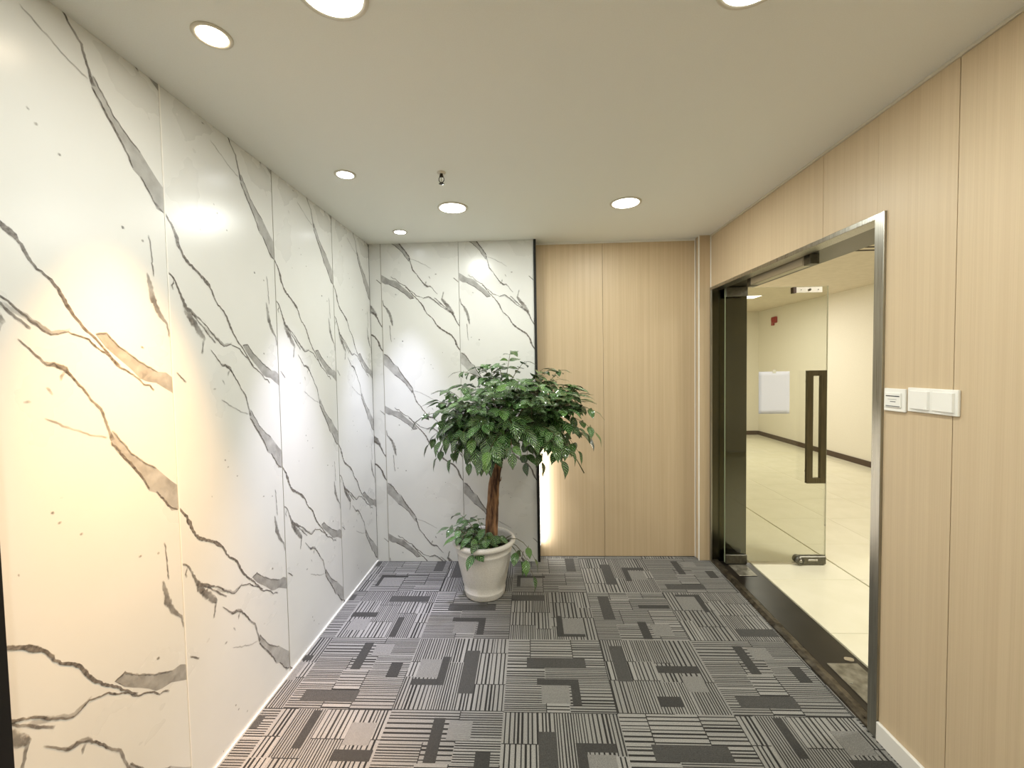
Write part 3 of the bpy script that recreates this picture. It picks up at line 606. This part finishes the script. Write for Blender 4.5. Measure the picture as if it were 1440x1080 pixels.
RP = random.Random(12)
leaves = []; stalks = bmesh.new()
def frame(p, d, nrm, ln, wsc):
    d = d.normalized(); y = nrm.cross(d)
    if y.length < .05: y = Vector((1,.2,0)).cross(d)
    y.normalize(); z = d.cross(y)
    return Matrix.Translation(p) @ Matrix((d,y,z)).transposed().to_4x4() @ Matrix.Diagonal((ln,ln*wsc,ln,1))
def frond(o, tgt, n, ll, t0=.35, lift=.25, sag=.5):
    o = Vector(o); tgt = Vector(tgt); c = o.lerp(tgt,.55)+Vector((0,0,lift*(tgt-o).length))
    P_ = [(o*(1-t)**2+c*2*t*(1-t)+tgt*t*t) for t in [k/12 for k in range(13)]]
    tube(stalks, P_[::2], [.0034-.0022*k/6 for k in range(7)], seg=5, cap=False)
    def at(t): return o*(1-t)**2+c*2*t*(1-t)+tgt*t*t
    for k in range(n):
        t = t0+(1-t0)*(k+.3)/n
        p = at(t); d = (at(min(1,t+.02))-at(t-.02)).normalized()
        side = d.cross(Vector((0,0,1)))
        if side.length < .1: side = Vector((1,0,0))
        side.normalize()
        for s in (-1,1):
            dd = d*RP.uniform(.35,.75)+side*s*RP.uniform(.8,1.0)+Vector((0,0,-RP.uniform(.05,sag+.2)))+Vector((RP.uniform(-.2,.2),RP.uniform(-.2,.2),RP.uniform(-.15,.1)))
            nn = Vector((0,-.55,1))+d*.35+Vector((RP.uniform(-.35,.35),RP.uniform(-.5,.2),0))
            l_ = ll*RP.uniform(.75,1.15)*(1-.18*abs(k/n-.5))
            q = p+side*s*.006
            tube(stalks, [p,q+dd.normalized()*.004], .0011, seg=4, cap=False)
            leaves.append((frame(q,dd,nn,l_,RP.uniform(.85,1.1)), RP.randrange(5), min(1,max(0,RP.gauss(.42,.2)))))
    d = (at(1)-at(.95)).normalized(); d.z = min(d.z,.15)
    leaves.append((frame(at(1),d+Vector((0,0,-sag*.5)),Vector((0,0,1))+d*.4,ll*RP.uniform(1,1.25),1), RP.randrange(5), min(1,max(0,RP.gauss(.45,.2)))))
OX, OY = -.325, 2.80
def loc(x,y,z): return Vector((x-OX,y-OY,z))
C0 = loc(-.17,2.79,1.04)
BR = []
for az, el, ln in ((200,35,.20),(150,50,.22),(100,60,.2),(60,45,.22),(10,40,.26),(330,30,.24),(285,40,.20),(250,55,.22),(20,75,.26),(180,80,.27),(90,88,.32)):
    a, e = math.radians(az), math.radians(el); dv = Vector((math.cos(a)*math.cos(e),math.sin(a)*math.cos(e),math.sin(e)))
    s_ = C0+Vector((0,0,RP.uniform(-.06,.02))); en = s_+dv*ln
    obj('branch', bark_tube([s_,s_+dv*ln*.5+Vector((0,0,.015)),en],[.014,.010,.006],8,3), bark_m, pt, smooth=True); BR.append(en)
def nearest(t): return min(BR, key=lambda b:(b-t).length+RP.uniform(0,.08))
# targets on a broad dome, denser above and to the front
cen = loc(-.13,2.76,1.10)
k = 0
while k < 125:
    a = RP.uniform(0,2*math.pi); zz = RP.uniform(-.42,1)
    rr = math.sqrt(max(0,1-zz*zz)); sc_ = RP.uniform(.60,1.0)
    t = cen+Vector((math.cos(a)*rr*.50*sc_, math.sin(a)*rr*.36*sc_, (zz*.43 if zz>0 else zz*.42)*sc_))
    if math.sin(a) > .2 and RP.random() < .35: continue
    frond(nearest(t), t, RP.choice((3,4,4)), RP.uniform(.078,.105), lift=.28*(1-max(0,zz)*.7), sag=.45); k += 1
for q in range(46):
    a = RP.uniform(0,2*math.pi); zz = RP.uniform(.35,.98); rr = math.sqrt(1-zz*zz)
    t = cen+Vector((math.cos(a)*rr*.52, math.sin(a)*rr*.36-.03, zz*.45))*1.0
    frond(nearest(t), t, 4, RP.uniform(.075,.098), t0=.25, lift=.10, sag=.25)
for tg, n, ll, lift in (((-.70,2.72,1.21),4,.095,.30),((-.66,2.70,1.03),4,.085,.35),((-.60,2.66,.95),4,.08,.3),((-.50,2.62,.95),4,.075,.3),((-.38,2.6,.93),3,.075,.2),
                        ((.42,2.76,1.23),5,.085,.30),((.41,2.70,1.10),5,.085,.40),((.30,2.70,.98),4,.08,.4),((.20,2.68,.92),4,.085,.4),((.07,2.66,.92),3,.085,.3),((-.03,2.64,.92),3,.085,.3),
                        ((-.12,2.74,1.63),4,.075,.1),((-.03,2.78,1.56),4,.08,.15),((-.20,2.76,1.55),4,.08,.15),((-.46,2.76,1.50),5,.075,.2),((-.33,2.76,1.53),4,.075,.15),((.20,2.76,1.50),5,.075,.3),((.28,2.74,1.40),5,.08,.3),((-.56,2.76,1.38),4,.085,.3)):
    t = loc(*tg); frond(nearest(t), t, n, ll, t0=.3, lift=lift, sag=.6)
# bare drooping twig tip on the right
tube(stalks, [loc(.22,2.68,1.0),loc(.29,2.68,.93),loc(.335,2.67,.845)], [.003,.003,.004], seg=5)
# suckers rising from the soil and hanging over the rim
SK = bmesh.new(); st_save = stalks
for az, ln, hz, n, ll in ((170,.16,.46,3,.085),(195,.23,.47,4,.10),(150,.20,.50,3,.09),(215,.20,.43,3,.09),(240,.14,.42,3,.09),(262,.16,.40,3,.09),(285,.13,.42,3,.09),(305,.12,.43,3,.085),(330,.13,.40,3,.085),(120,.12,.48,3,.085),
                          (230,.08,.45,2,.085),(280,.08,.46,2,.085),(200,.10,.48,2,.085),(255,.19,.34,2,.10)):
    a = math.radians(az); o_ = Vector((.03+.03*math.cos(a),-.01+.03*math.sin(a),.33))
    frond(o_, Vector((ln*math.cos(a)+.0,ln*math.sin(a),hz)), n, ll*.9, t0=.3, lift=.15, sag=.7)
for tx, ty, tz, n in ((.25,-.10,.26,1),(.34,-.06,.26,1),(.33,-.12,.17,1)):
    frond(Vector((.10,-.03,.33)), Vector((tx,ty,tz)), n, .098, t0=.70, lift=.75, sag=1.0)
tube(stalks, [(.10,-.02,.33),(.16,-.05,.40),(.19,-.06,.42)], [.003,.003,.002], seg=5)
stem_m = mat('green_stem',(86,84,44),.6)
obj('leaf_stalks', stalks, stem_m, pt, kind='stuff')
# the 300 leaves that show best (towards the viewer and outside of the crown) are single parts, the rest one part
def score(it):
    p = it[0].translation; return -p.y*1.0+(p-Vector((.18,0,1.12))).length*.55
order = sorted(range(len(leaves)), key=lambda i:-score(leaves[i]))
single = order[:300]; rest = order[300:]
lm = {}
for i in single:
    Mx, v, tint = leaves[i]; tq = round(tint*5)/5
    if (v,tq) not in lm: lm[(v,tq)] = leaf_data_mesh([(Matrix.Identity(4),v,tq)],'leaf')
    o = bpy.data.objects.new('leaf', lm[(v,tq)]); COL.objects.link(o); o.parent = pt; o.matrix_local = Mx
me = leaf_data_mesh([leaves[i] for i in rest],'foliage'); o = bpy.data.objects.new('foliage', me); COL.objects.link(o); o.parent = pt; o['kind'] = 'stuff'
